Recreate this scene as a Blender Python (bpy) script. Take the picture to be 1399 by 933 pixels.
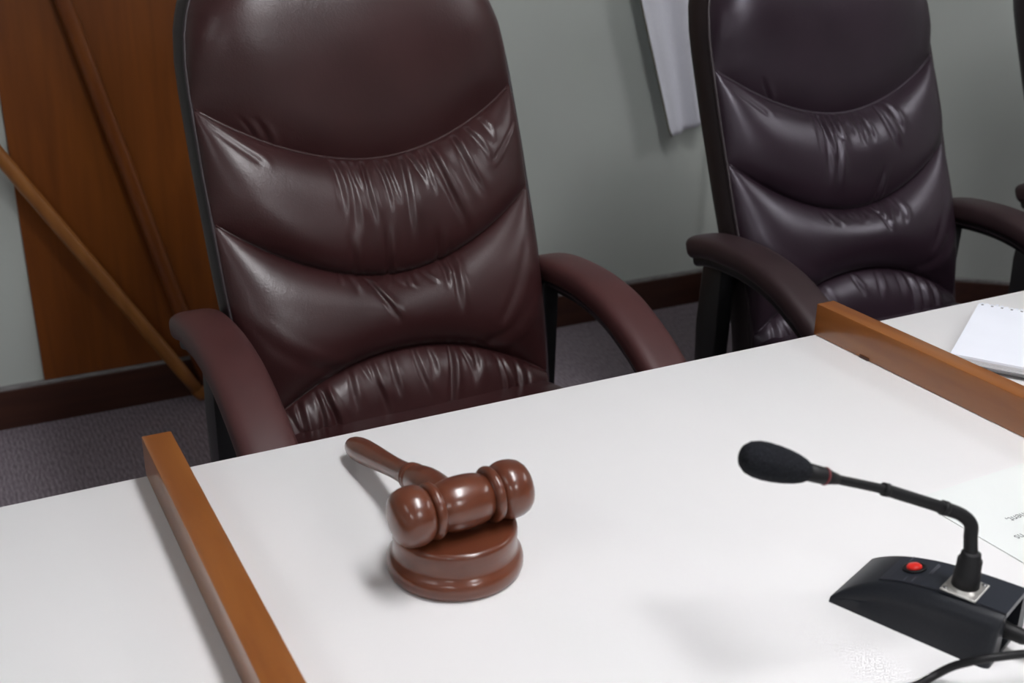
import bpy, bmesh, math, random
import numpy as np
from mathutils import Vector, Matrix

# ------------------------------------------------------------------ reset
for o in list(bpy.data.objects):
    bpy.data.objects.remove(o, do_unlink=True)
S = bpy.context.scene
C = S.collection
PI = math.pi

# ------------------------------------------------------------------ camera
cam_d = bpy.data.cameras.new('camera')
cam_d.sensor_fit = 'HORIZONTAL'
cam_d.sensor_width = 36.0
cam_d.lens = 40.176
cam_d.clip_start = 0.02
cam_d.dof.use_dof = True
cam_d.dof.focus_distance = 1.15
cam_d.dof.aperture_fstop = 9.0
cam = bpy.data.objects.new('camera', cam_d)
C.objects.link(cam)
cam.matrix_world = Matrix(((0.886464, 0.165873, -0.432051, -0.128747),
                           (-0.462666, 0.339943, -0.818767, -0.926292),
                           (0.011061, 0.925702, 0.378091, 1.24),
                           (0, 0, 0, 1)))
S.camera = cam

# ------------------------------------------------------------------ world, exposure
w = bpy.data.worlds.new('world')
S.world = w
w.use_nodes = True
w.node_tree.nodes['Background'].inputs[0].default_value = (0.75, 0.8, 0.9, 1)
w.node_tree.nodes['Background'].inputs[1].default_value = 0.05
S.view_settings.view_transform = 'Standard'
S.view_settings.look = 'None'
S.view_settings.exposure = 0.32
S.view_settings.gamma = 1.0
S.view_settings.use_curve_mapping = False

# ceiling lamps: (x, y, length x, length y, strength)
CEIL = 2.7
LAMPS = [
    (0.62, -0.80, 0.30, 1.2, 24.0, (0.99, 0.98, 1.0)),
    (0.62, -3.20, 0.34, 1.2, 17.0, (0.99, 0.98, 1.0)),  # this and the next two are unseen panels added as fill
    (-1.78, -0.80, 0.34, 1.2, 5.5, (0.99, 0.98, 1.0)),
    (-1.78, -3.20, 0.34, 1.2, 12.0, (0.99, 0.98, 1.0)),
    (3.02, -0.80, 0.34, 1.2, 13.0, (0.99, 0.98, 1.0)),
]

# ------------------------------------------------------------------ helpers
def link_mesh(name, verts, faces, mat, parent=None, smooth=True):
    me = bpy.data.meshes.new(name)
    me.from_pydata([tuple(v) for v in verts], [], [tuple(f) for f in faces])
    me.validate()
    me.update()
    if smooth:
        me.polygons.foreach_set('use_smooth', [True] * len(me.polygons))
    if mat:
        me.materials.append(mat)
    o = bpy.data.objects.new(name, me)
    C.objects.link(o)
    if parent:
        o.parent = parent
    return o

def bm_obj(name, bm, mat, parent=None, smooth=False, angle=35):
    me = bpy.data.meshes.new(name)
    bmesh.ops.recalc_face_normals(bm, faces=bm.faces)
    bm.to_mesh(me)
    bm.free()
    if smooth:
        me.polygons.foreach_set('use_smooth', [True] * len(me.polygons))
        try:
            me.set_sharp_from_angle(angle=math.radians(angle))
        except Exception:
            pass
    me.materials.append(mat)
    o = bpy.data.objects.new(name, me)
    C.objects.link(o)
    if parent:
        o.parent = parent
    return o

def empty(name, loc=(0, 0, 0), rz=0.0):
    o = bpy.data.objects.new(name, None)
    o.empty_display_size = 0.1
    o.location = loc
    o.rotation_euler = (0, 0, rz)
    C.objects.link(o)
    return o

def tag(o, label, cat, group=None):
    o['label'] = label
    o['category'] = cat
    if group:
        o['group'] = group
    return o

def struct(o, label=None, cat=None):
    o['kind'] = 'structure'
    if label:
        o['label'] = label
    if cat:
        o['category'] = cat
    return o

def box_bm(x0, x1, y0, y1, z0, z1, bevel=0.0, seg=2):
    bm = bmesh.new()
    vs = [bm.verts.new((x, y, z)) for x in (x0, x1) for y in (y0, y1) for z in (z0, z1)]
    for f in ((0, 1, 3, 2), (4, 6, 7, 5), (0, 4, 5, 1), (2, 3, 7, 6), (0, 2, 6, 4), (1, 5, 7, 3)):
        bm.faces.new([vs[i] for i in f])
    if bevel:
        bmesh.ops.bevel(bm, geom=list(bm.edges), offset=bevel, segments=seg, profile=0.5, affect='EDGES')
    return bm

def prism_bm(poly, z0, z1, bevel=0.0, seg=2):
    bm = bmesh.new()
    a = [bm.verts.new((p[0], p[1], z0)) for p in poly]
    b = [bm.verts.new((p[0], p[1], z1)) for p in poly]
    n = len(poly)
    bm.faces.new(a[::-1])
    bm.faces.new(b)
    for i in range(n):
        bm.faces.new((a[i], a[(i + 1) % n], b[(i + 1) % n], b[i]))
    if bevel:
        bmesh.ops.bevel(bm, geom=list(bm.edges), offset=bevel, segments=seg, profile=0.5, affect='EDGES')
    return bm

def lathe(profile, n=64, axis=None, origin=(0, 0, 0)):
    """profile of (r, h) along +Z or the given axis; closed at ends where r == 0."""
    verts, faces = [], []
    az = Vector(axis).normalized() if axis is not None else Vector((0, 0, 1))
    q = Vector((0, 0, 1)).rotation_difference(az)
    org = Vector(origin)
    rings = []
    for r, h in profile:
        if r <= 1e-7:
            rings.append([len(verts)])
            verts.append(org + q @ Vector((0, 0, h)))
        else:
            ring = []
            for i in range(n):
                a = 2 * PI * i / n
                ring.append(len(verts))
                verts.append(org + q @ Vector((r * math.cos(a), r * math.sin(a), h)))
            rings.append(ring)
    for A, B in zip(rings, rings[1:]):
        if len(A) == 1 and len(B) == 1:
            continue
        for i in range(n):
            j = (i + 1) % n
            if len(A) == 1:
                faces.append((A[0], B[j], B[i]))
            elif len(B) == 1:
                faces.append((A[i], A[j], B[0]))
            else:
                faces.append((A[i], A[j], B[j], B[i]))
    return verts, faces

def spline(pts, n):
    """Catmull-Rom resample of a polyline."""
    P = [np.array(p, float) for p in pts]
    P = [2 * P[0] - P[1]] + P + [2 * P[-1] - P[-2]]
    out = []
    segs = len(P) - 3
    for k in range(n):
        s = k / (n - 1) * segs
        i = min(int(s), segs - 1)
        t = s - i
        a, b, c, d = P[i:i + 4]
        out.append(0.5 * ((2 * b) + (-a + c) * t + (2 * a - 5 * b + 4 * c - d) * t * t + (-a + 3 * b - 3 * c + d) * t ** 3))
    return out

def tube(pts, rad, n=12, caps=True):
    """round tube along points; rad is a number or list."""
    P = [Vector(p) for p in pts]
    m = len(P)
    R = rad if hasattr(rad, '__len__') else [rad] * m
    verts, faces = [], []
    up = None
    for i in range(m):
        t = (P[min(i + 1, m - 1)] - P[max(i - 1, 0)]).normalized()
        if up is None:
            up = t.orthogonal().normalized()
        up = (up - t * up.dot(t)).normalized()
        sd = t.cross(up)
        for k in range(n):
            a = 2 * PI * k / n
            verts.append(P[i] + (up * math.cos(a) + sd * math.sin(a)) * R[i])
    for i in range(m - 1):
        for k in range(n):
            j = (k + 1) % n
            faces.append((i * n + k, i * n + j, (i + 1) * n + j, (i + 1) * n + k))
    if caps:
        faces.append(tuple(range(n))[::-1])
        faces.append(tuple((m - 1) * n + k for k in range(n)))
    return verts, faces

def sweep_yz(path, section, cx):
    """sweep a closed section [(a across x, b along normal)] along a path of (y, z, scale)."""
    m = len(path)
    n = len(section)
    verts, faces = [], []
    for i in range(m):
        y0, z0, s0 = path[max(i - 1, 0)]
        y1, z1, s1 = path[min(i + 1, m - 1)]
        t = Vector((0, y1 - y0, z1 - z0)).normalized()
        nrm = Vector((0, -t.z, t.y))
        if nrm.z < 0 and abs(t.y) > 0.2:
            nrm = -nrm
        y, z, s = path[i]
        for a, b in section:
            verts.append(Vector((cx + a * s, y, z)) + nrm * b * s)
    for i in range(m - 1):
        for k in range(n):
            j = (k + 1) % n
            faces.append((i * n + k, i * n + j, (i + 1) * n + j, (i + 1) * n + k))
    faces.append(tuple(range(n))[::-1])
    faces.append(tuple((m - 1) * n + k for k in range(n)))
    return verts, faces

def grid_faces(nu, nv, off=0):
    f = []
    for j in range(nv - 1):
        for i in range(nu - 1):
            a = off + j * nu + i
            f.append((a, a + 1, a + nu + 1, a + nu))
    return f

# ------------------------------------------------------------------ materials
def new_mat(name):
    m = bpy.data.materials.new(name)
    m.use_nodes = True
    nt = m.node_tree
    b = nt.nodes['Principled BSDF']
    return m, nt, b

def principled(name, col, rough=0.5, spec=0.5, metal=0.0, coat=0.0, coat_rough=0.1):
    m, nt, b = new_mat(name)
    b.inputs['Base Color'].default_value = (*col, 1)
    b.inputs['Roughness'].default_value = rough
    b.inputs['Specular IOR Level'].default_value = spec
    b.inputs['Metallic'].default_value = metal
    b.inputs['Coat Weight'].default_value = coat
    b.inputs['Coat Roughness'].default_value = coat_rough
    return m

def node(nt, typ, **kw):
    n = nt.nodes.new(typ)
    for k, v in kw.items():
        setattr(n, k, v)
    return n

def add_bump(nt, b, height_socket, strength, dist):
    bp = node(nt, 'ShaderNodeBump')
    bp.inputs['Strength'].default_value = strength
    bp.inputs['Distance'].default_value = dist
    nt.links.new(height_socket, bp.inputs['Height'])
    nt.links.new(bp.outputs['Normal'], b.inputs['Normal'])
    return bp

def noise_col(name, c1, c2, scale, rough, stretch=(1, 1, 1), detail=5, bump=0.0, bdist=0.001, spec=0.5,
              coat=0.0, coat_rough=0.1, lo=0.3, hi=0.7, rough_var=0.0, distort=0.0):
    m, nt, b = new_mat(name)
    tc = node(nt, 'ShaderNodeTexCoord')
    mp = node(nt, 'ShaderNodeMapping')
    mp.inputs['Scale'].default_value = stretch
    nz = node(nt, 'ShaderNodeTexNoise')
    nz.inputs['Scale'].default_value = scale
    nz.inputs['Detail'].default_value = detail
    nz.inputs['Distortion'].default_value = distort
    rp = node(nt, 'ShaderNodeValToRGB')
    rp.color_ramp.elements[0].position = lo
    rp.color_ramp.elements[1].position = hi
    rp.color_ramp.elements[0].color = (*c1, 1)
    rp.color_ramp.elements[1].color = (*c2, 1)
    nt.links.new(tc.outputs['Object'], mp.inputs['Vector'])
    nt.links.new(mp.outputs['Vector'], nz.inputs['Vector'])
    nt.links.new(nz.outputs['Fac'], rp.inputs['Fac'])
    nt.links.new(rp.outputs['Color'], b.inputs['Base Color'])
    b.inputs['Roughness'].default_value = rough
    b.inputs['Specular IOR Level'].default_value = spec
    b.inputs['Coat Weight'].default_value = coat
    b.inputs['Coat Roughness'].default_value = coat_rough
    if rough_var:
        mr = node(nt, 'ShaderNodeMapRange')
        mr.inputs['To Min'].default_value = rough - rough_var
        mr.inputs['To Max'].default_value = rough + rough_var
        nt.links.new(nz.outputs['Fac'], mr.inputs['Value'])
        nt.links.new(mr.outputs['Result'], b.inputs['Roughness'])
    if bump:
        add_bump(nt, b, nz.outputs['Fac'], bump, bdist)
    return m

def leather(name, c1, c2, rough):
    m, nt, b = new_mat(name)
    tc = node(nt, 'ShaderNodeTexCoord')
    nz = node(nt, 'ShaderNodeTexNoise')
    nz.inputs['Scale'].default_value = 9.0
    nz.inputs['Detail'].default_value = 4
    rp = node(nt, 'ShaderNodeValToRGB')
    rp.color_ramp.elements[0].position = 0.3
    rp.color_ramp.elements[1].position = 0.72
    rp.color_ramp.elements[0].color = (*c1, 1)
    rp.color_ramp.elements[1].color = (*c2, 1)
    vo = node(nt, 'ShaderNodeTexVoronoi')
    vo.inputs['Scale'].default_value = 420.0
    n2 = node(nt, 'ShaderNodeTexNoise')
    n2.inputs['Scale'].default_value = 60.0
    n2.inputs['Detail'].default_value = 3
    ad = node(nt, 'ShaderNodeMath', operation='MULTIPLY_ADD')
    ad.inputs[1].default_value = 0.35
    nt.links.new(tc.outputs['Object'], nz.inputs['Vector'])
    nt.links.new(tc.outputs['Object'], vo.inputs['Vector'])
    nt.links.new(tc.outputs['Object'], n2.inputs['Vector'])
    nt.links.new(nz.outputs['Fac'], rp.inputs['Fac'])
    nt.links.new(rp.outputs['Color'], b.inputs['Base Color'])
    nt.links.new(vo.outputs['Distance'], ad.inputs[0])
    nt.links.new(n2.outputs['Fac'], ad.inputs[2])
    mr = node(nt, 'ShaderNodeMapRange')
    mr.inputs['To Min'].default_value = rough - 0.06
    mr.inputs['To Max'].default_value = rough + 0.08
    nt.links.new(nz.outputs['Fac'], mr.inputs['Value'])
    nt.links.new(mr.outputs['Result'], b.inputs['Roughness'])
    b.inputs['Specular IOR Level'].default_value = 0.5
    add_bump(nt, b, ad.outputs['Value'], 0.22, 0.0012)
    return m

def carpet_mat():
    m, nt, b = new_mat('carpet')
    tc = node(nt, 'ShaderNodeTexCoord')
    mp = node(nt, 'ShaderNodeMapping')
    mp.inputs['Scale'].default_value = (1.0, 0.18, 1.0)
    mp.inputs['Rotation'].default_value = (0, 0, 0.25)
    nz = node(nt, 'ShaderNodeTexNoise')
    nz.inputs['Scale'].default_value = 260.0
    nz.inputs['Detail'].default_value = 4
    n2 = node(nt, 'ShaderNodeTexNoise')
    n2.inputs['Scale'].default_value = 3.0
    rp = node(nt, 'ShaderNodeValToRGB')
    rp.color_ramp.elements[0].position = 0.3
    rp.color_ramp.elements[1].position = 0.75
    rp.color_ramp.elements[0].color = (0.22, 0.185, 0.215, 1)
    rp.color_ramp.elements[1].color = (0.44, 0.38, 0.43, 1)
    wv = node(nt, 'ShaderNodeTexWave')
    wv.inputs['Scale'].default_value = 28.0
    wv.inputs['Distortion'].default_value = 3.5
    wv.inputs['Detail'].default_value = 2
    mx = node(nt, 'ShaderNodeMix', data_type='RGBA', blend_type='MULTIPLY')
    mx.inputs[0].default_value = 0.25
    nt.links.new(tc.outputs['Object'], mp.inputs['Vector'])
    nt.links.new(mp.outputs['Vector'], nz.inputs['Vector'])
    nt.links.new(tc.outputs['Object'], n2.inputs['Vector'])
    nt.links.new(tc.outputs['Object'], wv.inputs['Vector'])
    nt.links.new(nz.outputs['Fac'], rp.inputs['Fac'])
    nt.links.new(rp.outputs['Color'], mx.inputs[6])
    nt.links.new(wv.outputs['Color'], mx.inputs[7])
    nt.links.new(mx.outputs[2], b.inputs['Base Color'])
    b.inputs['Roughness'].default_value = 0.95
    b.inputs['Specular IOR Level'].default_value = 0.1
    add_bump(nt, b, nz.outputs['Fac'], 0.6, 0.004)
    return m

def emis(name, col, strength):
    m, nt, b = new_mat(name)
    b.inputs['Base Color'].default_value = (0.9, 0.9, 0.9, 1)
    b.inputs['Emission Color'].default_value = (*col, 1)
    b.inputs['Emission Strength'].default_value = strength
    return m

M = {}
M['wall'] = noise_col('painted_wall', (0.545, 0.585, 0.55), (0.575, 0.615, 0.58), 2.2, 0.55, bump=0.02, bdist=0.002, spec=0.3)
M['ceiling'] = noise_col('ceiling_tile', (0.72, 0.72, 0.70), (0.78, 0.78, 0.76), 60, 0.9, bump=0.2, bdist=0.002)
M['carpet'] = carpet_mat()
M['laminate'] = noise_col('white_laminate', (0.80, 0.795, 0.795), (0.83, 0.825, 0.825), 3.0, 0.42, bump=0.008, bdist=0.0006, spec=0.4, rough_var=0.04)
M['table_body'] = noise_col('table_body_wood', (0.16, 0.07, 0.025), (0.22, 0.10, 0.04), 8, 0.4, stretch=(0.4, 8, 8), coat=0.3)
M['divider'] = noise_col('divider_wood', (0.235, 0.073, 0.014), (0.32, 0.112, 0.024), 9, 0.36, stretch=(6, 0.9, 6), detail=6, bump=0.03, bdist=0.0006, coat=0.42, coat_rough=0.13, rough_var=0.05, distort=0.6)
M['panel'] = noise_col('wall_panel_wood', (0.155, 0.039, 0.003), (0.22, 0.061, 0.006), 5, 0.42, stretch=(6, 6, 0.5), detail=6, bump=0.03, bdist=0.0006, coat=0.1, coat_rough=0.25, distort=0.8)
M['baseboard'] = noise_col('baseboard_wood', (0.042, 0.013, 0.008), (0.066, 0.022, 0.012), 6, 0.45, stretch=(0.6, 6, 6), bump=0.03, bdist=0.001)
M['cap'] = noise_col('dusty_cap_sheen', (0.20, 0.195, 0.19), (0.34, 0.335, 0.33), 40, 0.6, stretch=(1, 3, 3))  # pale grey stands for light reflecting off the dusty baseboard top
M['pole_light'] = noise_col('pole_light_wood', (0.29, 0.105, 0.022), (0.36, 0.14, 0.032), 7, 0.4, stretch=(6, 6, 0.6), coat=0.2, coat_rough=0.2)
M['pole_dark'] = noise_col('pole_red_wood', (0.15, 0.038, 0.006), (0.19, 0.054, 0.009), 7, 0.35, stretch=(6, 6, 0.6), coat=0.3, coat_rough=0.15)
M['leather'] = leather('burgundy_leather', (0.035, 0.0115, 0.0120), (0.047, 0.016, 0.0165), 0.33)
M['leather_shaded'] = leather('shaded_burgundy_leather', (0.021, 0.0115, 0.0175), (0.029, 0.0165, 0.0245), 0.33)  # darker, bluer copy of the burgundy leather; cooler, dimmer light put into colour
M['arm'] = noise_col('burgundy_arm_pad', (0.062, 0.0195, 0.0195), (0.078, 0.026, 0.025), 14, 0.5, bump=0.03, bdist=0.0008)
M['arm_dark'] = noise_col('dark_arm_pad', (0.028, 0.014, 0.016), (0.037, 0.019, 0.021), 14, 0.5, bump=0.03, bdist=0.0008)  # burgundy arm pad again, with the shade put into its colour
M['leather_shaded'].node_tree.nodes['Principled BSDF'].inputs['Specular Tint'].default_value = (0.92, 0.89, 1.0, 1)  # lilac tint paints a cool sheen into the highlights
M['shell'] = leather('dark_side_vinyl', (0.013, 0.008, 0.009), (0.018, 0.011, 0.012), 0.5)
M['piping'] = principled('piping', (0.028, 0.018, 0.022), 0.45)
M['black_plastic'] = noise_col('black_plastic', (0.010, 0.010, 0.011), (0.015, 0.015, 0.017), 30, 0.45)
M['gavel'] = noise_col('gavel_wood', (0.10, 0.026, 0.0125), (0.15, 0.043, 0.019), 30, 0.28, stretch=(0.5, 2.0, 2.0), detail=5, coat=0.55, coat_rough=0.16, distort=0.7, lo=0.25, hi=0.8)
M['mic_plastic'] = noise_col('mic_plastic', (0.009, 0.0105, 0.0145), (0.013, 0.015, 0.020), 600, 0.42, spec=0.35, bump=0.05, bdist=0.0002)
M['mic_panel'] = noise_col('mic_panel', (0.015, 0.018, 0.026), (0.02, 0.023, 0.033), 500, 0.38, bump=0.04, bdist=0.0002)
M['rubber'] = principled('black_rubber', (0.007, 0.007, 0.008), 0.5, 0.3)
M['foam'] = noise_col('foam', (0.008, 0.009, 0.011), (0.02, 0.021, 0.026), 700, 0.95, bump=0.6, bdist=0.001, spec=0.15)
M['red'] = principled('red_button', (0.75, 0.02, 0.012), 0.3)
M['red_ring'] = principled('red_ring', (0.13, 0.010, 0.016), 0.35)
M['steel'] = noise_col('nickel_plate', (0.5, 0.49, 0.46), (0.62, 0.61, 0.58), 80, 0.32)
M['steel'].node_tree.nodes['Principled BSDF'].inputs['Metallic'].default_value = 0.7
M['screw'] = principled('screw', (0.3, 0.3, 0.3), 0.35, metal=0.9)
M['print'] = principled('grey_print', (0.12, 0.12, 0.14), 0.6)
M['ink'] = principled('ink', (0.10, 0.11, 0.12), 0.8)
M['paper'] = noise_col('paper', (0.77, 0.80, 0.785), (0.79, 0.82, 0.805), 12, 0.75, spec=0.2)
M['pad_paper'] = noise_col('pad_paper', (0.80, 0.83, 0.90), (0.83, 0.86, 0.93), 12, 0.75, spec=0.2)
M['pad_edge'] = noise_col('pad_edge', (0.62, 0.63, 0.65), (0.75, 0.76, 0.78), 900, 0.8, stretch=(0.01, 0.01, 1))
M['board'] = principled('grey_board', (0.22, 0.22, 0.23), 0.7)
M['cloth'] = noise_col('white_cloth', (0.78, 0.79, 0.87), (0.83, 0.84, 0.91), 300, 0.85, spec=0.2, bump=0.1, bdist=0.0005)
M['hem'] = principled('olive_hem', (0.10, 0.09, 0.04), 0.7)
M['brass'] = principled('brass', (0.6, 0.42, 0.16), 0.3, metal=1.0)
M['lamp_frame'] = principled('lamp_frame', (0.8, 0.8, 0.8), 0.5)

# ------------------------------------------------------------------ room
CX, CY = 2.14, 1.811                 # corner where the back wall bends
DX, DY = 0.77, -0.638                # direction of the angled wall
LEN2 = 2.9
EX, EY = CX + DX * LEN2, CY + DY * LEN2
XL, YF = -2.8, -5.0
room = [(XL, CY), (XL, YF), (EX, YF), (EX, EY), (CX, CY)]
pp = [(XL - .12, CY + .12), (XL - .12, YF - .12), (EX + .12, YF - .12), (EX + .12, EY + .12), (CX + .06, CY + .12)]
struct(bm_obj('floor', prism_bm(pp, -0.1, 0.0), M['carpet']))
struct(bm_obj('ceiling', prism_bm(pp, CEIL, CEIL + 0.1), M['ceiling']))

def wall(name, a, b, th=0.12):
    d = Vector((b[0] - a[0], b[1] - a[1])).normalized()
    n = Vector((d.y, -d.x))          # outward for this winding
    p = [a, b, (b[0] + n.x * th, b[1] + n.y * th), (a[0] + n.x * th, a[1] + n.y * th)]
    return struct(bm_obj(name, prism_bm(p, 0, CEIL), M['wall']))
wall('wall_left', (XL, YF), (XL, CY), -0.12)
wall('wall_front', (EX, YF), (XL, YF), -0.12)
wall('wall_right', (EX, EY), (EX, YF), -0.12)
wall('wall_angled', (CX, CY), (EX, EY), -0.12)
wall('wall_back', (XL, CY), (CX, CY), -0.12)

def baseboard(name, a, b, th=0.018, h=0.098):
    d = Vector((b[0] - a[0], b[1] - a[1])).normalized()
    n = Vector((d.y, -d.x))
    p = [a, b, (b[0] + n.x * th, b[1] + n.y * th), (a[0] + n.x * th, a[1] + n.y * th)]
    root = struct(bm_obj(name, prism_bm(p, 0, h, 0.002, 1), M['baseboard']))
    t2 = th * 0.8
    q = [a, b, (b[0] + n.x * t2, b[1] + n.y * t2), (a[0] + n.x * t2, a[1] + n.y * t2)]
    c = bm_obj('baseboard_cap_sheen', prism_bm(q, h, h + 0.008, 0.001, 1), M['cap'], root)
    c['label'] = 'thin grey strip for dust and sheen on the baseboard top'
    return root
baseboard('baseboard_back', (XL, CY), (CX, CY))
baseboard('baseboard_angled', (CX, CY), (EX, EY))

# lamps on the ceiling (unseen; main and right ones follow the shadows, the others are added fill)
for i, (x, y, sx, sy, st, colr) in enumerate(LAMPS):
    t = empty('ceiling_light', (x, y, CEIL - 0.05))
    where = ['above the microphone and gavel', 'added for fill over the front middle of the room',
             'dimmer one added for fill above the left end of the table', 'added for fill over the far left of the room', 'near the right wall'][i]
    tag(t, 'white rectangular ceiling light panel ' + where, 'ceiling light', 'ceiling light panels')
    bm = bmesh.new()
    for (x0, x1, y0, y1) in ((-sx / 2 - .03, -sx / 2, -sy / 2 - .03, sy / 2 + .03), (sx / 2, sx / 2 + .03, -sy / 2 - .03, sy / 2 + .03),
                             (-sx / 2, sx / 2, -sy / 2 - .03, -sy / 2), (-sx / 2, sx / 2, sy / 2, sy / 2 + .03)):
        b2 = box_bm(x0, x1, y0, y1, 0, 0.05)
        me = bpy.data.meshes.new('tmp')
        b2.to_mesh(me)
        b2.free()
        bm.from_mesh(me)
        bpy.data.meshes.remove(me)
    bm_obj('frame', bm, M['lamp_frame'], t)
    bm_obj('diffuser', box_bm(-sx / 2, sx / 2, -sy / 2, sy / 2, 0.012, 0.03), emis('lamp_diffuser', colr, st), t)

# wood panel on the back wall
panel = bm_obj('wood_wall_panel', box_bm(0.046, 0.93, CY - 0.012, CY, 0.107, 2.1, 0.0015, 1), M['panel'])
tag(panel, 'dark orange wooden wall panel behind the nearer chair', 'wall panel')

# poles leaning in front of the panel
def pole(name, a, b, r, mat, label, r2=None):
    a, b = Vector(a), Vector(b)
    o = empty(name, a)
    d = b - a
    n = 20
    pts = [d * (k / n) for k in range(n + 1)]
    rr = [r * 0.86] + [r] * n
    v, f = tube(pts, rr, 20)
    link_mesh('shaft', v, f, mat, o)
    v, f = lathe([(0, -0.004), (r * 0.6, -0.003), (r * 0.9, 0.006), (r * 1.02, 0.012), (r * 1.02, 0.03)], 20, d)
    link_mesh('end_cap', v, f, mat, o)
    tag(o, label, 'pole', 'wooden poles leaning on the wall')
    return o
pole('wooden_pole', (0.402, 1.738, 0.016), (-0.56, 1.765, 1.66), 0.0165, M['pole_light'],
     'lighter orange-brown wooden pole leaning far to the left across the wall')
pole('wooden_pole', (0.428, 1.774, 0.016), (0.05, 1.777, 1.60), 0.0185, M['pole_dark'],
     'dark red-brown wooden pole leaning steeply in front of the wood panel')

# ------------------------------------------------------------------ table
TZ = 0.75
T0, T1 = -1.45, 2.75
TY = -0.80
table = empty('long_table', (0.65, -0.4, 0))
tag(table, 'long white laminate meeting table with a straight far edge', 'table')
def tl(bm):  # shift to table-local
    bmesh.ops.translate(bm, verts=bm.verts, vec=(-0.65, 0.4, 0))
    return bm
bm_obj('tabletop', tl(box_bm(T0, T1, TY, 0, TZ - 0.032, TZ, 0.0015, 2)), M['laminate'], table, True, 40)
bm_obj('modesty_panel', tl(box_bm(T0 + .04, T1 - .04, TY + .03, TY + .05, 0.02, TZ - 0.032)), M['table_body'], table)
for x in (T0 + .05, 0.6, T1 - .08):
    bm_obj('end_panel', tl(box_bm(x, x + .03, TY + .05, -0.18, 0, TZ - 0.032)), M['table_body'], table)

def divider(x, label):
    o = bm_obj('desk_divider', box_bm(x, x + 0.0252, TY + 0.01, 0.001, TZ + 0.0002, TZ + 0.038, 0.0011, 2), M['divider'], None, True, 40)
    tag(o, label, 'divider strip', 'wooden divider strips on the table')
    return o
divider(0.0, 'orange-brown wooden strip on the table left of the gavel')
d2 = divider(0.756, 'brown wooden strip on the table between microphone and notepad')
chip = bm_obj('chip', box_bm(0.7548, 0.7562, -0.089, -0.074, TZ + 0.0004, TZ + 0.0036, 0.0006, 1), M['baseboard'], d2)
chip['label'] = 'small dark chip at the foot of the strip'

# ------------------------------------------------------------------ office chairs
def hw(z):
    return np.interp(z, [0.40, 0.50, 0.60, 0.70, 0.85, 0.95, 0.99, 1.03, 1.06, 1.09, 1.25], [0.236, 0.238, 0.243, 0.248, 0.250, 0.249, 0.247, 0.241, 0.232, 0.218, 0.17])
def y0(z):
    z = np.asarray(z, float)
    return 0.238 + 0.395 * (z - 0.7) + 0.10 * np.where(z < 0.7, 1.0, 0.0) * (z - 0.7) ** 2 * 4
ZB = 0.435
def zs_bot(u): return ZB + 0 * u
def zs_arch(u): return 0.588 - 0.085 * np.abs(u) ** 2.0
def zs_2(u): return 0.692 + 0.096 * np.abs(u) ** 1.9
def zs_1(u): return 0.851 + 0.086 * np.abs(u) ** 1.9
def zs_top(u): return 1.215 - 0.125 * np.abs(u) ** 5
ZT = 1.09

def sstep(a, b, x):
    t = np.clip((x - a) / (b - a), 0, 1)
    return t * t * (3 - 2 * t)

def cushion(lo, hi, A, creases, nu, nv, g_pow=(2.4, 0.55), soft=(), seed=1, shift=0.0):
    """front panel between two seam curves as a puffed, creased grid."""
    us = np.linspace(-1, 1, nu)
    us = np.sign(us) * (1 - (1 - np.abs(us)) ** 1.25)
    ts = 0.5 - 0.5 * np.cos(np.linspace(0, PI, nv))
    ts = 0.35 * np.linspace(0, 1, nv) + 0.65 * ts
    U, T = np.meshgrid(us, ts)
    Z = lo(U) * (1 - T) + hi(U) * T
    W = hw(Z)
    X = U * W
    tt = T ** (1.0 + shift)
    g = np.clip(1 - np.abs(2 * tt - 1) ** g_pow[0], 0, 1) ** g_pow[1]
    h = np.clip(1 - np.abs(U) ** 5, 0, 1) ** 0.5
    D = A * g * h + 0.010 * h
    rng = np.random.RandomState(seed)
    # slow undulation of the stuffing
    for k in range(6):
        fx, ft = rng.uniform(2, 6), rng.uniform(1, 4)
        D += 0.0009 * np.sin(U * fx + rng.uniform(0, 6)) * np.sin(T * ft * 2 + rng.uniform(0, 6)) * g * h
    wig = rng.uniform(0, 6, 64)
    for k, c in enumerate(creases):
        u0, t0, t1, sl, wd, dp = c      # from seam t0 (0 or 1) to t1
        s = (T - t0) / (t1 - t0)        # 0 at seam .. 1 at the end
        win = sstep(-0.02, 0.06, s) * (1 - sstep(0.35, 1.0, s))
        uc = u0 + sl * np.clip(s, 0, 1) + 0.012 * np.sin(s * 4 + wig[k % 64])
        wl = wd * (1 + 0.6 * np.clip(s, 0, 1))
        dx = (U - uc) * W
        D += 1.25 * dp * win * h * (-np.exp(-(dx / wl) ** 2) + 0.75 * np.exp(-((dx - 2.0 * wl) / (1.4 * wl)) ** 2))
    for (ua, ta, ub, tb, wd, dp) in soft:  # wide soft folds along a segment
        ax, az = ua * 0.25, ta * 0.17
        bx, bz = ub * 0.25, tb * 0.17
        px, pz = U * 0.25 - ax, T * 0.17 - az
        L = math.hypot(bx - ax, bz - az)
        dxn, dzn = (bx - ax) / L, (bz - az) / L
        al = np.clip(px * dxn + pz * dzn, 0, L)
        dist = (px - al * dxn) * -dzn + (pz - al * dzn) * dxn
        dfull = np.sqrt((px - al * dxn) ** 2 + (pz - al * dzn) ** 2)
        D += dp * h * (-np.exp(-(dfull / wd) ** 2) + 0.8 * np.exp(-((dist - 2 * wd) / (1.5 * wd)) ** 2) * np.exp(-(np.maximum(dfull - 2.5 * wd, 0) / wd) ** 2))
    Y = y0(Z) - D
    verts = np.stack([X, Y, Z], -1).reshape(-1, 3)
    return verts.tolist(), grid_faces(nu, nv)

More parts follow.
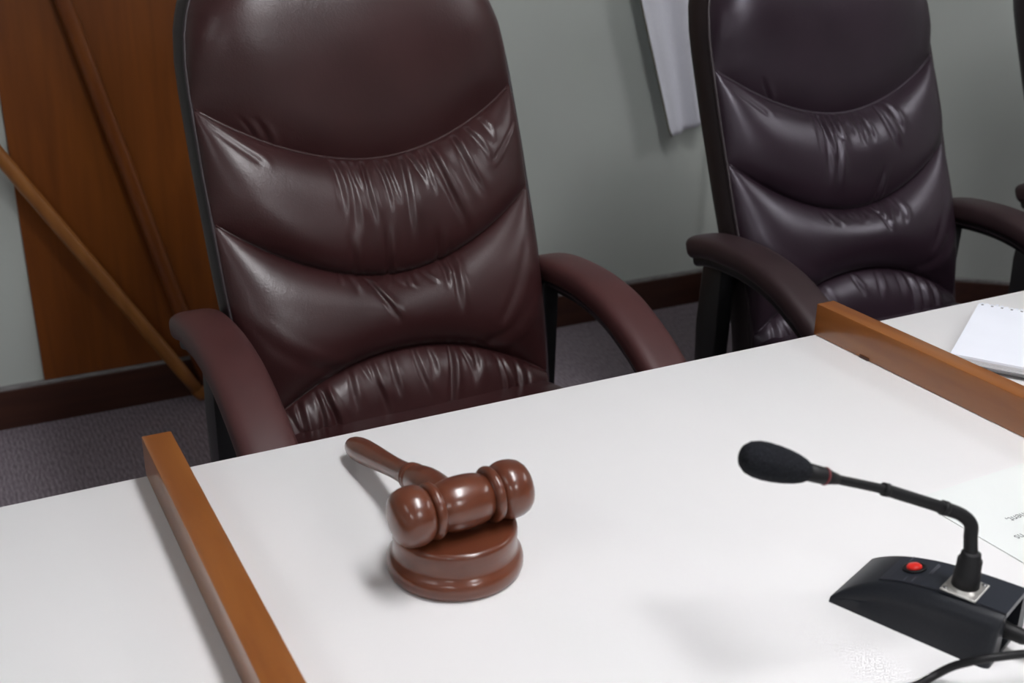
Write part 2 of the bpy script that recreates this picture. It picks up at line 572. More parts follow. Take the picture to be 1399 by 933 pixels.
def crease_set(seed, style):
    rng = random.Random(seed)
    def gath(us, t0, lens, wd, dp):
        return [(u + rng.uniform(-.012, .012), t0, t0 + (1 if t0 < .5 else -1) * l * rng.uniform(.8, 1.15), rng.uniform(-.05, .05),
                 wd * rng.uniform(.75, 1.25), dp * rng.uniform(.6, 1.2)) for u, l in zip(us, lens)]
    if style == 0:
        p2 = gath([-.30, -.235, -.17, -.10, -.03, .05, .12, .20, .28], 1, [.5, .85, .45, .7, .55, .6, .75, .4, .5], .0034, .0028)
        p2 += [(.34, 1, .02, .16, .0040, .0042), (.50, 1, .25, .14, .0042, .0034), (.60, 1, .55, .10, .004, .0024), (.70, 1, .7, .05, .004, .002)]
        p2 += [(-.05, 0, .55, .02, .0035, .0028), (-.28, 0, .5, .03, .004, .0022), (.30, 0, .4, -.04, .004, .0026)]
        p3 = gath([-.36, -.31, -.26, -.14, -.07, -.01, .05, .11, .17, .23, .30, .36], 1, [.12, .14, .2, .12, .16, .14, .18, .14, .2, .16, .2, .14], .003, .0024)
        p3 += [(-.20, 1, .42, .14, .0036, .0042), (.345, 1, .38, .0, .0036, .0042), (.28, 1, .7, .02, .003, .0028)]
        p4 = gath([-.92, -.86, -.80, -.72, -.64, -.56, -.42, -.30, -.26, -.12, .02, .14, .34, .42, .56, .63, .70, .78], 1,
                  [.6, .7, .55, .5, .6, .4, .35, .4, .55, .4, .55, .3, .4, .35, .6, .7, .6, .5], .0034, .0030)
        p4 += [(-.60, 1, .25, .09, .0036, .0046), (.26, 1, .3, -.06, .0036, .0048)]
        p1 = [(-.62, 0, .12, -.05, .004, .002), (-.70, 0, .1, -.06, .004, .002)]
    else:
        p2 = gath([-.30, -.22, -.10, -.02, .06, .16], 1, [.5, .75, .4, .3, .35, .3], .0036, .0030)
        p2 += [(-.20, 1, .15, -.10, .0042, .0042), (-.12, 1, .1, -.08, .004, .0038), (.30, 1, .45, .12, .0042, .0044), (.40, 1, .6, .06, .004, .003), (.20, 0, .5, .03, .004, .003)]
        p3 = gath([-.34, -.28, -.1, -.04, .02, .08, .14, .2, .26, .32], 1, [.2, .25, .15, .18, .2, .14, .22, .16, .3, .2], .0032, .0030)
        p3 += [(.18, 1, .6, .02, .0036, .0036), (.36, 1, .65, .0, .0036, .0036)]
        p4 = gath([-.88, -.80, -.72, -.64, -.5, -.36, -.1, .1, .3], 1, [.5, .55, .5, .45, .3, .3, .3, .3, .4], .0036, .0034)
        p4 += [(.42, 1, .2, -.03, .005, .0046), (.54, 1, .25, -.03, .005, .0046), (.66, 1, .3, -.03, .005, .004)]
        p1 = [(-.60, 0, .12, -.05, .004, .002)]
    return p1, p2, p3, p4

def ring_section(wd, th, n=28, p=3.2):
    out = []
    for k in range(n):
        a = 2 * PI * k / n
        c, s = math.cos(a), math.sin(a)
        out.append((math.copysign(abs(c) ** (2 / p), c) * wd / 2, math.copysign(abs(s) ** (2 / p), s) * th / 2))
    return out

ARM_PATH = [(.280, .640), (.265, .647), (.235, .655), (.19, .660), (.12, .660), (.05, .648), (-.01, .624), (-.06, .596),
            (-.11, .558), (-.15, .512), (-.175, .46), (-.185, .41)]

def make_chair(loc, rz, style, label, leath, armm):
    t = empty('office_chair', (loc[0], loc[1], 0), rz)
    tag(t, label, 'chair', 'leather office chairs behind the table')
    p1, p2, p3, p4 = crease_set(5 + style, style)
    nu = 300
    parts = []
    for nm, lo, hi, A, cr, nv, gp, soft, sh in (
            ('headrest_cushion', zs_1, zs_top, 0.062, p1, 90, (2.0, 0.68), (), 0.40),
            ('upper_back_cushion', zs_2, zs_1, 0.036, p2, 80, (2.3, 0.55), ((-.95, .93, -.72, .83, .006, .002), (.93, .72, .75, .62, .004, .0016 if style == 0 else 0.0)), 0.12),
            ('middle_back_cushion', zs_arch, zs_2, 0.040, p3, 90, (2.2, 0.60), ((.95, .55, .55, .12, .008, .002), (.85, .75, .62, .35, .007, .0015), (-.9, .5, -.5, .1, .008, .0016)), 0.15),
            ('lumbar_cushion', zs_bot, zs_arch, 0.034, p4, 70, (2.4, 0.55), (), 0.25)):
        v, f = cushion(lo, hi, A, cr, nu, nv, gp, soft, 11 + style, sh)
        link_mesh(nm, v, f, leath, t)
    # welts along the seams
    for zf in (zs_1, zs_2, zs_arch):
        us = np.linspace(-0.985, 0.985, 70)
        for off, r in ((0.0, 0.0022), (-0.0075, 0.0016)):
            pts = [(u * hw(zf(u)), float(y0(zf(u)) - 0.0105 * max(0, 1 - abs(u) ** 5) ** .5 - 0.0002), float(zf(u)) + off) for u in us]
            v, f = tube(pts, r, 8)
            link_mesh('seam', v, f, leath, t)
    # outline loop, used by piping and shell
    out = []
    for z in np.linspace(ZB, ZT, 34):
        out.append((float(hw(z)), z))
    for u in np.linspace(0.985, -0.985, 60):
        z = float(zs_top(u))
        out.append((u * float(hw(z)), z))
    for z in np.linspace(ZT, ZB, 34):
        out.append((-float(hw(z)), z))
    v, f = tube([(x, float(y0(z)) - 0.001, z) for x, z in out], 0.0032, 8)
    link_mesh('piping', v, f, M['piping'], t)
    for x in np.linspace(-hw(ZB), hw(ZB), 22)[1:-1]:
        out.append((float(x), ZB))
    n = len(out)
    rings = [(0.0, 0.0), (0.003, 0.008), (0.005, 0.030), (0.003, 0.054), (-0.008, 0.072), (-0.04, 0.085), (-0.12, 0.09)]
    verts, faces = [], []
    P = np.array(out)
    tan = np.roll(P, -1, 0) - np.roll(P, 1, 0)
    nrm = np.stack([tan[:, 1], -tan[:, 0]], 1)
    nrm /= np.linalg.norm(nrm, axis=1)[:, None]
    cen = np.array([0, 0.8])
    for off, dp in rings:
        if off > -0.02:
            Q = P + nrm * off
        else:
            Q = cen + (P - cen) * (1 + off / 0.25)
        for x, z in Q:
            verts.append((x, float(y0(z)) + dp, z))
    for r in range(len(rings) - 1):
        for k in range(n):
            j = (k + 1) % n
            faces.append((r * n + k, r * n + j, (r + 1) * n + j, (r + 1) * n + k))
    base = (len(rings) - 1) * n
    verts.append((0, float(y0(.8)) + 0.092, 0.8))
    for k in range(n):
        faces.append((base + k, base + (k + 1) % n, len(verts) - 1))
    link_mesh('back_shell', verts, faces, M['shell'], t)
    # seat cushion: rounded slab with puffed top
    nu2, nv2 = 90, 60
    verts, faces = [], []
    sec = []
    def seat_outline(a):
        c, s = math.cos(a), math.sin(a)
        p = 2 / 5.5
        return (math.copysign(abs(c) ** p, c) * 0.262, math.copysign(abs(s) ** p, s) * 0.262 - 0.035)
    na = 120
    prof = [(0.90, 0.372), (0.985, 0.378), (1.0, 0.40), (1.0, 0.45), (0.985, 0.475), (0.95, 0.492), (0.88, 0.503), (0.75, 0.509), (0.55, 0.512), (0.3, 0.513)]
    for s, z in prof:
        for k in range(na):
            x, y = seat_outline(2 * PI * k / na)
            verts.append((x * s, (y + 0.035) * s - 0.035, z))
    for r in range(len(prof) - 1):
        for k in range(na):
            j = (k + 1) % na
            faces.append((r * na + k, r * na + j, (r + 1) * na + j, (r + 1) * na + k))
    verts.append((0, -0.035, 0.513))
    b0 = (len(prof) - 1) * na
    for k in range(na):
        faces.append((b0 + k, b0 + (k + 1) % na, len(verts) - 1))
    faces.append(tuple(range(na))[::-1])
    link_mesh('seat', verts, faces, leath, t)
    bm_obj('seat_pan', box_bm(-0.22, 0.22, -0.25, 0.17, 0.345, 0.374, 0.008, 2), M['black_plastic'], t, True)
    # arms: pad, black frame under it, rear post
    path = spline([(y, z, 1.0) for y, z in ARM_PATH], 60)
    path = [(p[0], p[1], 1.0) for p in path]
    for k in range(5):
        s = math.sin((k + 0.6) / 5.6 * PI / 2) ** 0.6
        path[k] = (path[k][0], path[k][1], s)
    sec = ring_section(0.072, 0.042)
    sec_f = [(a, b - 0.0235) for a, b in ring_section(0.052, 0.022)]
    for sgn in (-1, 1):
        cx = sgn * 0.287
        v, f = sweep_yz(path, sec, cx)
        ap = link_mesh('arm_pad', v, f, armm, t)
        fr = path[3:]
        v, f = sweep_yz(fr, sec_f, cx)
        af = link_mesh('arm_frame', v, f, M['black_plastic'], t)
        # rim bead along the frame
        pts = []
        for i in range(3, len(path) - 1):
            y, z, s = path[i]
            ty, tz = path[i + 1][0] - path[i - 1][0], path[i + 1][1] - path[i - 1][1]
            L = math.hypot(ty, tz)
            ny, nz = -tz / L, ty / L
            if nz < 0:
                ny, nz = -ny, -nz
            pts.append((cx - sgn * 0.0265, y - ny * 0.0225, z - nz * 0.0225))
        v, f = tube(pts, 0.0028, 8)
        link_mesh('rim', v, f, M['piping'], af)
        poly = [(0.222, 0.36), (0.278, 0.36), (0.280, 0.50), (0.274, 0.625), (0.215, 0.640), (0.222, 0.50)]
        bm = prism_bm(poly, -0.015, 0.015, 0.005, 2)
        for vv in bm.verts:
            y, z, x = vv.co.x, vv.co.y, vv.co.z
            vv.co = (cx - sgn * 0.020 + x, y, z)
        bm_obj('arm_post', bm, M['black_plastic'], t, True)
        bm_obj('arm_bracket', box_bm(min(cx, sgn * .15), max(cx, sgn * .15), 0.235, 0.272, 0.345, 0.372, 0.004, 1), M['black_plastic'], t)
        bm_obj('arm_bracket', box_bm(min(cx, sgn * .15), max(cx, sgn * .15), -0.205, -0.165, 0.352, 0.412, 0.004, 1), M['black_plastic'], t)
    # back support bar, gas column, five-star base and casters
    bm_obj('back_bar', box_bm(-0.04, 0.04, 0.15, 0.335, 0.335, 0.352, 0.004, 1), M['black_plastic'], t)
    bm_obj('back_upright', box_bm(-0.04, 0.04, 0.318, 0.335, 0.335, 0.70, 0.004, 1), M['black_plastic'], t)
    v, f = lathe([(0, 0.10), (0.028, 0.10), (0.028, 0.24), (0.02, 0.245), (0.02, 0.345), (0, 0.345)], 24)
    link_mesh('gas_column', v, f, M['black_plastic'], t)
    for k in range(5):
        a = 2 * PI * k / 5 + 0.35
        bm = bmesh.new()
        prof = [(0.0, 0.030, 0.125, 0.085), (0.15, 0.024, 0.108, 0.078), (0.27, 0.018, 0.090, 0.070)]
        rs = []
        for r, hwid, zt, zb in prof:
            rs.append([bm.verts.new((r, -hwid, zb)), bm.verts.new((r, hwid, zb)), bm.verts.new((r, hwid * .8, zt)), bm.verts.new((r, -hwid * .8, zt))])
        for A, B in zip(rs, rs[1:]):
            for i in range(4):
                bm.faces.new((A[i], A[(i + 1) % 4], B[(i + 1) % 4], B[i]))
        bm.faces.new(rs[0][::-1])
        bm.faces.new(rs[-1])
        bmesh.ops.rotate(bm, verts=bm.verts, cent=(0, 0, 0), matrix=Matrix.Rotation(a, 3, 'Z'))
        bm_obj('base_leg', bm, M['black_plastic'], t)
        ca, sa = math.cos(a), math.sin(a)
        v, f = lathe([(0, -0.025), (0.022, -0.025), (0.028, -0.018), (0.028, -0.006), (0.02, -0.004), (0.02, 0.004), (0.028, 0.006), (0.028, 0.018), (0.022, 0.025), (0, 0.025)],
                     20, (-sa, ca, 0), (0.262 * ca, 0.262 * sa, 0.0285))
        cs = link_mesh('caster', v, f, M['rubber'], t)
        v, f = lathe([(0, 0.045), (0.007, 0.045), (0.007, 0.085), (0, 0.085)], 10, None, (0.25 * ca, 0.25 * sa, 0))
        link_mesh('stem', v, f, M['steel'], cs)
    return t

ch1 = make_chair((0.468, 0.35), math.radians(1), 0, 'burgundy brown leather office chair directly behind the gavel', M['leather'], M['arm'])
ch2 = make_chair((1.335, 0.33), math.radians(-1), 1, 'leather office chair with shade painted into its dark aubergine colour, behind the wooden strip and notepad', M['leather_shaded'], M['arm_dark'])

def copy_tree(o, parent=None):
    c = o.copy()
    C.objects.link(c)
    c.parent = parent
    for k in list(o.children):
        copy_tree(k, c)
    return c
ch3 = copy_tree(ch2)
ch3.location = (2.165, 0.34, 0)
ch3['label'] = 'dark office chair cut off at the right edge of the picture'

# ------------------------------------------------------------------ sound block and gavel
BX, BY = 0.183, -0.2465
prof = [(0, 0.0), (0.0490, 0.0), (0.0510, 0.0012), (0.0522, 0.0045), (0.0522, 0.0085), (0.0514, 0.0120), (0.0497, 0.0146), (0.0480, 0.0162),
        (0.0473, 0.0178), (0.0470, 0.0200), (0.0472, 0.0240), (0.0476, 0.0290), (0.0476, 0.0330), (0.0470, 0.0354), (0.0455, 0.0367), (0.0435, 0.0370),
        (0.020, 0.0370), (0, 0.0370)]
v, f = lathe(prof, 96)
blk = link_mesh('sound_block', v, f, M['gavel'])
blk.location = (BX, BY, TZ)
tag(blk, 'round reddish-brown wooden sound block under the gavel head', 'sound block')

HX, HY, HZ = 0.1835, -0.2575, TZ + 0.037 + 0.0229
gv = empty('gavel', (HX, HY, TZ))
tag(gv, 'reddish-brown turned wooden gavel resting on its sound block', 'gavel')
hax = Vector((0.098, 0.0056, 0.0)).normalized()
hc = (0, 0, HZ - TZ)
half = [(0.0205, 0.0), (0.0204, 0.005), (0.0199, 0.010), (0.0190, 0.0145), (0.0176, 0.0182), (0.0160, 0.0200), (0.0160, 0.0208)]
cap = [(0.0165, 0.0285), (0.0185, 0.0292), (0.0207, 0.0315), (0.0220, 0.0345), (0.0226, 0.0375), (0.0226, 0.0415), (0.0220, 0.0458), (0.0205, 0.0498),
       (0.0180, 0.0528), (0.0140, 0.0549), (0.0080, 0.0562), (0.0, 0.0566)]
full = half + [(0.0160, 0.0280)] + cap
prof = [(r, -h) for r, h in full[::-1]] + full[1:]
v, f = lathe(prof, 72, hax, hc)
link_mesh('head', v, f, M['gavel'], gv)
for s in (-1, 1):
    band = [(0.0158, 0.0206), (0.0180, 0.0206), (0.0200, 0.0212), (0.0213, 0.0228), (0.0217, 0.0246), (0.0213, 0.0264), (0.0200, 0.0279), (0.0180, 0.0284), (0.0158, 0.0284)]
    v, f = lathe([(r, s * h) for r, h in (band if s > 0 else band)], 72, hax, hc)
    link_mesh('band', v, f, M['gavel'], gv)
# handle: from the barrel to the end that touches the table
he = Vector((0.1735 - HX, -0.043 - HY, 0.0105))
hs = Vector(hc)
hd = he - hs
HL = hd.length
hp = [(0.0, 0.010), (0.0090, 0.010), (0.0095, 0.020), (0.0110, 0.030), (0.0128, 0.042), (0.0136, 0.054), (0.0136, 0.064), (0.0128, 0.074), (0.0116, 0.081),
      (0.0112, 0.0825), (0.0121, 0.0840), (0.0121, 0.0855), (0.0109, 0.0870), (0.0106, 0.0885), (0.0115, 0.0900), (0.0115, 0.0915), (0.0103, 0.0930),
      (0.0094, 0.100), (0.0088, 0.110), (0.0087, 0.124), (0.0091, 0.140), (0.0099, 0.158), (0.0107, 0.176), (0.0111, 0.192), (0.0108, 0.204),
      (0.0098, 0.2125), (0.0091, 0.2155), (0.0082, 0.2190), (0.0064, 0.2220), (0.0036, 0.2240), (0, 0.2245)]
sc = HL / 0.2245
v, f = lathe([(r, h * sc) for r, h in hp], 48, hd, hs)
link_mesh('handle', v, f, M['gavel'], gv)

# ------------------------------------------------------------------ conference microphone
ML = Vector((0.4065, -0.4134, TZ))
ea = Vector((0.349, -0.937, 0))
ea.normalize()
eb = Vector((-ea.y, ea.x, 0))
mic = empty('desk_microphone', ML)
tag(mic, 'black gooseneck desk microphone with red button and foam windscreen', 'microphone')
def mp(a, b, h):
    return ea * a + eb * b + Vector((0, 0, h))
MW, MLEN = 0.072, 0.128
def mtop(a):
    return 0.0374 * (1 - math.exp(-(a + 0.0035) / 0.032))
# body: section across b swept along a with rounded shoulders, recess at the rear
RA, RE = 0.100, 0.116
def msec(a, upto=None):
    H = mtop(a)
    r = 0.6 * H / (1 + (0.6 * H / 0.0138) ** 4) ** 0.25
    inset = 0.006 * H / 0.036
    pts = [(0.0, 0.0), (inset * 0.15, H * 0.12), (inset * 0.6, H * 0.45)]
    for k in range(10):
        an = PI - k / 9 * PI / 2
        pts.append((inset + r + r * math.cos(an), H - r + r * math.sin(an)))
    full = pts + [(MW - b, h) for b, h in pts[::-1]]
    return full, pts
def loft(rings, flip=False):
    vs = [p for r in rings for p in r]
    n = len(rings[0])
    fs = []
    for i in range(len(rings) - 1):
        for k in range(n):
            j = (k + 1) % n
            fs.append((i * n + k, i * n + j, (i + 1) * n + j, (i + 1) * n + k))
    fs.append(tuple(range(n)))
    fs.append(tuple((len(rings) - 1) * n + k for k in range(n))[::-1])
    if flip:
        fs = [q[::-1] for q in fs]
    return vs, fs
sa = list(np.linspace(0, 0.02, 8)) + list(np.linspace(0.025, RA, 24))
vs, fs = loft([[mp(a, b, h) for b, h in msec(a)[0]] for a in sa])
body = link_mesh('base_body', vs, fs, M['mic_plastic'], mic)
body.data.set_sharp_from_angle(angle=math.radians(50))
# rear cheeks on both sides of the recess, rounded at the end
for side in (0, 1):
    rings = []
    for k in range(9):
        a = RA + (RE - RA) * math.sin(k / 8 * PI / 2)
        e = 0.005 * (1 - math.cos(k / 8 * PI / 2)) ** 1.5
        ps = [(b + e * (1 - b / 0.02), h) for b, h in msec(a)[1]]
        bl = ps[-1][0]
        ps = ps + [(bl, 0.0)]
        rings.append([mp(a, b if side == 0 else MW - b, h) for b, h in ps])
    vs, fs = loft(rings, side == 1)
    ck = link_mesh('rear_cheek', vs, fs, M['mic_plastic'], mic)
    ck.data.set_sharp_from_angle(angle=math.radians(50))
poly = [mp(RA, 0.018, 0), mp(RA, MW - 0.018, 0), mp(RE, MW - 0.018, 0), mp(RE, 0.018, 0)]
bm_obj('rear_floor', prism_bm([(p.x, p.y) for p in poly], 0.0005, 0.004), M['mic_plastic'], mic)
# raised top panel
def panel_strip(a0, a1, b0, b1, lift, th, na=16, nb=8):
    vs, fs = [], []
    for i in range(na):
        a = a0 + (a1 - a0) * i / (na - 1)
        for k in range(nb):
            b = b0 + (b1 - b0) * k / (nb - 1)
            vs.append(mp(a, b, mtop(a) + lift))
    m0 = len(vs)
    for i in range(na):
        a = a0 + (a1 - a0) * i / (na - 1)
        for k in range(nb):
            b = b0 + (b1 - b0) * k / (nb - 1)
            vs.append(mp(a, b, mtop(a) + lift - th))
    fs += [tuple(q[::-1]) for q in grid_faces(nb, na)]
    fs += grid_faces(nb, na, m0)
    for i in range(na - 1):
        a, b = i * nb, (i + 1) * nb
        fs.append((a, b, b + m0, a + m0))
        a, b = i * nb + nb - 1, (i + 1) * nb + nb - 1
        fs.append((b, a, a + m0, b + m0))
    for k in range(nb - 1):
        fs.append((k + 1, k, k + m0, k + 1 + m0))
        a = (na - 1) * nb + k
        fs.append((a, a + 1, a + 1 + m0, a + m0))
    return vs, fs
vs, fs = panel_strip(0.028, 0.1165, 0.0165, MW - 0.0165, 0.0012, 0.0045)
link_mesh('top_panel', vs, fs, M['mic_panel'], mic, False)
def mnorm(a):
    return (ea * -(mtop(a + .003) - mtop(a - .003)) / .006 + Vector((0, 0, 1))).normalized()
# red talk button in a dark bezel, with small print beside it
bp = mp(0.044, 0.038, mtop(0.044) + 0.0014)
v, f = lathe([(0, 0), (0.0085, 0), (0.0085, 0.0009), (0.0066, 0.0014), (0.0060, 0.0006), (0, 0.0006)], 32, mnorm(.044), bp)
link_mesh('button_bezel', v, f, M['rubber'], mic)
v, f = lathe([(0, 0), (0.0054, 0), (0.0054, 0.0016), (0.0046, 0.0026), (0.002, 0.0031), (0, 0.0032)], 32, mnorm(.044), bp)
link_mesh('red_button', v, f, M['red'], mic)
for (a, b0, b1) in ((0.0560, 0.033, 0.051), (0.0575, 0.034, 0.049), (0.0445, 0.018, 0.024), (0.0500, 0.018, 0.026), (0.036, 0.047, 0.056)):
    vs, fs = panel_strip(a, a + 0.0006, b0, b1, 0.00155, 0.0002, 2, 2)
    link_mesh('print_line', vs, fs, M['print'], mic, False)
# connector plate and collar
pa, pb = 0.0835, 0.0285
pn = mnorm(pa)
pc = mp(pa, pb, mtop(pa) + 0.0014)
bm = box_bm(-0.0135, 0.0135, -0.0125, 0.0125, 0, 0.0016, 0.0007, 2)
rot = Matrix.Rotation(math.atan2(ea.y, ea.x) + PI / 2, 3, 'Z')
bmesh.ops.rotate(bm, verts=bm.verts, cent=(0, 0, 0), matrix=rot)
bmesh.ops.translate(bm, verts=bm.verts, vec=pc)
plate = bm_obj('connector_plate', bm, M['steel'], mic)
for (sx, sy) in ((-1, 1), (1, -1)):
    c = pc + rot @ Vector((sx * 0.0105, sy * 0.0095, 0.0015))
    v, f = lathe([(0, 0), (0.0019, 0), (0.0017, 0.0007), (0, 0.0009)], 14, None, c)
    link_mesh('screw', v, f, M['screw'], plate)
v, f = lathe([(0, 0), (0.0118, 0), (0.0118, 0.0022), (0.0098, 0.0028), (0.0098, 0.003), (0, 0.003)], 40, None, pc)
link_mesh('connector_ring', v, f, M['steel'], plate)
v, f = lathe([(0, 0.001), (0.0094, 0.001), (0.0090, 0.014), (0.0084, 0.0145), (0.0082, 0.0235), (0.0070, 0.0245), (0.0066, 0.0285), (0.0054, 0.0295), (0, 0.0295)], 36, None, pc)
link_mesh('connector_collar', v, f, M['rubber'], mic)
# gooseneck through measured points
gp = [pc + Vector((0, 0, 0.026)), Vector((0.4650, -0.4769, 0.8233)) - ML, Vector((0.4662, -0.4740, 0.8324)) - ML, Vector((0.4604, -0.4696, 0.8391)) - ML,
      Vector((0.4487, -0.4646, 0.8447)) - ML]
gp2 = [Vector(p) for p in ((0.4487, -0.4646, 0.8447), (0.4235, -0.4573, 0.8554), (0.4042, -0.4519, 0.8637))]
gp3 = [Vector(p) for p in ((0.4042, -0.4519, 0.8637), (0.3860, -0.4480, 0.8702), (0.3680, -0.4439, 0.8764), (0.3508, -0.4391, 0.8831))]
v, f = tube(spline(gp, 40), 0.0047, 18)
link_mesh('gooseneck_elbow', v, f, M['rubber'], mic)
v, f = tube(spline([p - ML for p in gp2], 16), 0.0042, 16)
link_mesh('gooseneck_sleeve', v, f, M['rubber'], mic)
v, f = tube(spline([p - ML for p in gp3], 16), 0.0032, 16)
link_mesh('gooseneck_rod', v, f, M['rubber'], mic)
for c, d, r in ((gp2[0], gp2[1] - gp2[0], 0.0052), (gp2[2], gp3[1] - gp3[0], 0.0047)):
    d = d.normalized()
    v, f = lathe([(0, -0.002), (r, -0.002), (r, 0.002), (0, 0.002)], 20, d, c - ML)
    link_mesh('joint_ring', v, f, M['rubber'], mic)
n0 = Vector((0.3680, -0.4439, 0.8764)) - ML
n1 = Vector((0.2998, -0.4267, 0.9021)) - ML
fd = (n1 - n0)
FL = fd.length
v, f = lathe([(0, 0.000), (0.0034, 0.000), (0.0046, 0.006), (0.0056, 0.009), (0.0057, 0.012), (0.0062, 0.029), (0, 0.029)], 28, fd, n0)
link_mesh('capsule_neck', v, f, M['rubber'], mic)
v, f = lathe([(0.0050, 0.0098), (0.0060, 0.0098), (0.0062, 0.0106), (0.0060, 0.0114), (0.0050, 0.0114)], 28, fd, n0)
link_mesh('red_ring', v, f, M['red_ring'], mic)
s0 = 0.0238
fl = FL - s0
fp = [(0, 0.0), (0.0062, 0.0), (0.0085, 0.0015), (0.0105, 0.005), (0.0128, 0.012), (0.0146, 0.021), (0.0158, 0.031), (0.0162, 0.040), (0.0156, 0.048),
      (0.0138, 0.0545), (0.0105, 0.0590), (0.0060, 0.0615), (0, 0.0622)]
v, f = lathe([(r * 0.77, s0 + h / 0.0622 * fl) for r, h in fp], 40, fd, n0)
foam = link_mesh('windscreen', v, f, M['foam'], mic)
foam['label'] = 'black foam windscreen'
# rear socket, plug and cable
v, f = lathe([(0, 0), (0.0098, 0), (0.0098, 0.004), (0.0080, 0.0044), (0, 0.0044)], 28, ea, mp(0.1002, 0.030, 0.0165))
link_mesh('rear_socket', v, f, M['steel'], mic)
v, f = lathe([(0, 0), (0.0062, 0), (0.0062, 0.010), (0.0055, 0.013), (0.0055, 0.022), (0.0035, 0.028), (0, 0.028)], 24, ea, mp(0.104, 0.030, 0.0165))
link_mesh('plug', v, f, M['rubber'], mic)
v, f = lathe([(0, 0), (0.007, 0), (0.007, 0.003), (0, 0.003)], 24, ea, mp(0.1002, 0.050, 0.0185))
link_mesh('rear_socket', v, f, M['steel'], mic)
CABLE = [(0.4800, -0.5250, 0.7665), (0.4870, -0.5400, 0.7700), (0.4800, -0.5530, 0.7750), (0.4536, -0.5440, 0.7770), (0.4389, -0.5391, 0.7770), (0.4262, -0.5332, 0.7750),
         (0.4200, -0.5276, 0.7710), (0.4133, -0.5200, 0.7640), (0.4053, -0.5152, 0.7570), (0.3914, -0.5147, 0.7540), (0.3710, -0.5158, 0.7530),
         (0.32, -0.54, 0.7530), (0.27, -0.62, 0.7530), (0.26, -0.74, 0.7530)]
cb = spline([Vector(p) - ML for p in CABLE], 90)
v, f = tube(cb, 0.0028, 12)
link_mesh('cable', v, f, M['rubber'], mic)

# ------------------------------------------------------------------ printed sheet
sheet = empty('printed_sheet', (0.5745, -0.3324, TZ))
tag(sheet, 'white printed sheet of paper lying under the gooseneck beside the microphone', 'paper')
sheet.rotation_euler.z = math.radians(1.2)
bm_obj('page', box_bm(0, 0.176, -0.279, 0, 0.0002, 0.0010), M['paper'], sheet)
def text_part(body, loc, size, rz, parent, mat, align='RIGHT'):
    cu = bpy.data.curves.new('text_line', 'FONT')
    cu.body = body
    cu.size = size
    cu.align_x = align
    o = bpy.data.objects.new('text_tmp', cu)
    C.objects.link(o)
    bpy.context.view_layer.update()
    dg = bpy.context.evaluated_depsgraph_get()
    me = bpy.data.meshes.new_from_object(o.evaluated_get(dg))
    bpy.data.objects.remove(o, do_unlink=True)
    me.materials.clear()
    me.materials.append(mat)
    t = bpy.data.objects.new('text_line', me)
    C.objects.link(t)
    t.parent = parent
    t.location = loc
    t.rotation_euler = (0, 0, rz)
    return t
# the lines face the seat side, so they read upside down from the camera
text_part('ment,', (0.0415, -0.0590, 0.0012), 0.0105, PI, sheet, M['ink'])
text_part('ns', (0.0245, -0.0805, 0.0012), 0.0105, PI, sheet, M['ink'])

# ------------------------------------------------------------------ notepads
ang = math.radians(32.6)
def notepad(org, z, e1, e2, th, label, name, grp, torn):
    o = empty(name, (org[0], org[1], z), ang)
    tag(o, label, 'notepad', grp)
    bm_obj('backing_board', box_bm(-0.001, e1, -e2, 0.001, 0.0002, 0.0018), M['board'], o)
    k = 3
    for i in range(k):
        z0 = 0.0019 + th * i / k
        bm_obj('page_block', box_bm(0.0006 * (i % 2), e1 - 0.003, -e2, 0 - 0.0005 * i, z0, z0 + th / k - 0.0003), M['pad_edge'] if i < k - 1 else M['pad_paper'], o)
    if torn:
        # torn perforation tabs along the bound edge
        rng = random.Random(4)
        for j in range(26):
            y = -0.003 - j * (e2 - 0.006) / 26
            h = 0.003 + rng.random() * 0.003
            if j % 2 == 0:
                bm_obj('punched_hole', box_bm(e1 - 0.0085, e1 - 0.0055, y - 0.0040, y - 0.0014, 0.0019 + th - 0.0006, 0.0019 + th + 0.0001), M['board'], o)
            bm_obj('torn_tab', box_bm(e1 - 0.0032, e1 - 0.003 + h, y - 0.0038, y, 0.0019 + th - 0.0012, 0.0019 + th - 0.0004 + rng.random() * 0.0006), M['pad_paper'], o)
    return o
notepad((0.8300, -0.1350), TZ, 0.186, 0.15, 0.0035, 'thin lower notepad with grey backing board under the torn-edged pad', 'notepad', 'notepads beside the strip', False)
notepad((0.8241, -0.1362), TZ + 0.0056, 0.186, 0.15, 0.0085, 'white notepad with torn perforated top edge, uppermost on the table', 'notepad', 'notepads beside the strip', True)

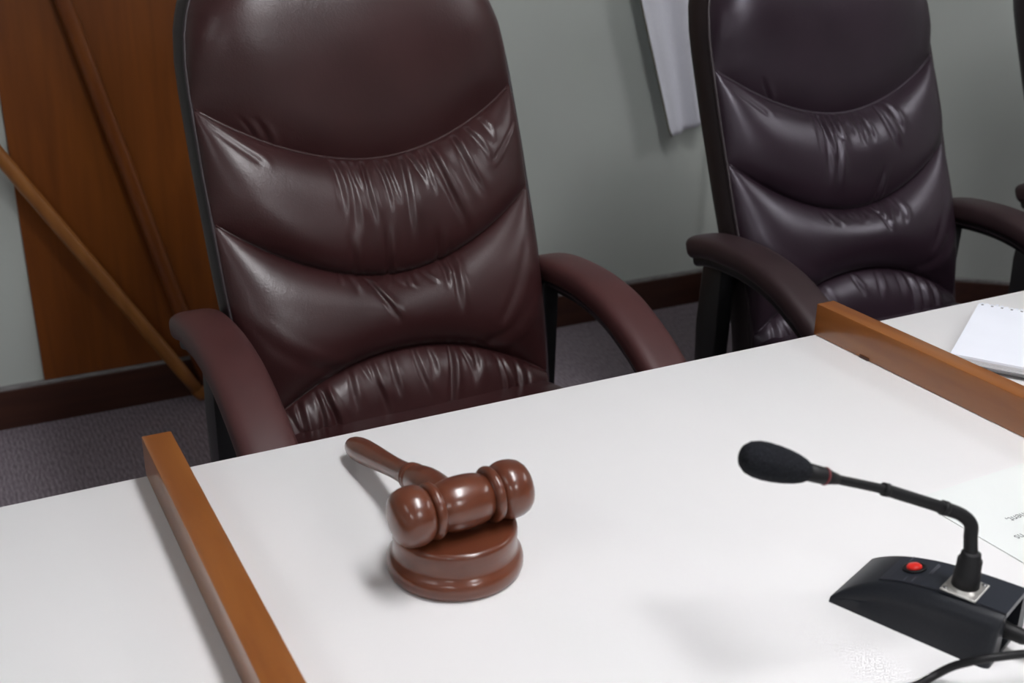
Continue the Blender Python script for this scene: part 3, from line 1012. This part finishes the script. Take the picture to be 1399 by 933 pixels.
# ------------------------------------------------------------------ white flag on a floor staff behind the second chair
fx, fy = 2.02, 1.69
flag = empty('flag_stand', (fx, fy, 0))
tag(flag, 'white flag cloth hanging down by the wall behind the second chair', 'flag')
v, f = lathe([(0, 0), (0.09, 0), (0.094, 0.008), (0.085, 0.02), (0.05, 0.035), (0.03, 0.06), (0.022, 0.12), (0, 0.12)], 40)
link_mesh('stand_base', v, f, M['baseboard'], flag)
v, f = tube([(0, 0, 0.1 + 0.05 * k) for k in range(43)], 0.0125, 16)
link_mesh('staff', v, f, M['pole_light'], flag)
v, f = lathe([(0, 2.2), (0.014, 2.2), (0.02, 2.22), (0.02, 2.24), (0.008, 2.25), (0.016, 2.29), (0, 2.36)], 20)
link_mesh('finial', v, f, M['brass'], flag)
# cloth: left edge slopes down to a low corner near x = 1.80
nu, nv = 60, 80
vs = []
for j in range(nv):
    t = j / (nv - 1)                 # 0 top .. 1 bottom
    for i in range(nu):
        s = i / (nu - 1)             # 0 at the staff .. 1 at the free (left) edge
        ztop = 2.12 - 0.55 * s
        xl_top, xl_bot = 1.43, 1.800
        z_free_bot = 0.556
        zb = 0.64 + (z_free_bot - 0.64) * sstep(0.3, 0.85, s) + 0.01 * math.sin(s * 9) * (1 - s)
        z = ztop + (zb - ztop) * t
        # x of the free edge at this height
        xe = np.interp(z, [0.556, 0.575, 0.62, 0.934, 1.30, 1.6], [1.775, 1.764, 1.750, 1.650, 1.54, 1.46])
        x = fx + (xe - fx) * s
        fold = 0.022 * math.sin(s * 16 + t * 1.5) * (0.3 + 0.7 * t) + 0.010 * math.sin(s * 31 + 1 + t * 3)
        y = 1.735 + fold * (1 - 0.5 * s) - 0.03 * (1 - s)
        vs.append((x - fx, y - fy, z))
fl_o = link_mesh('flag_cloth', vs, grid_faces(nu, nv), M['cloth'], flag)
sm = fl_o.modifiers.new('thick', 'SOLIDIFY')
sm.thickness = 0.0015
pts = [vs[j * nu + nu - 1] for j in range(nv)]
v, f = tube(pts, 0.0022, 8)
hm = link_mesh('hem', v, f, M['hem'], flag)
hm['label'] = 'thin dark olive hem'
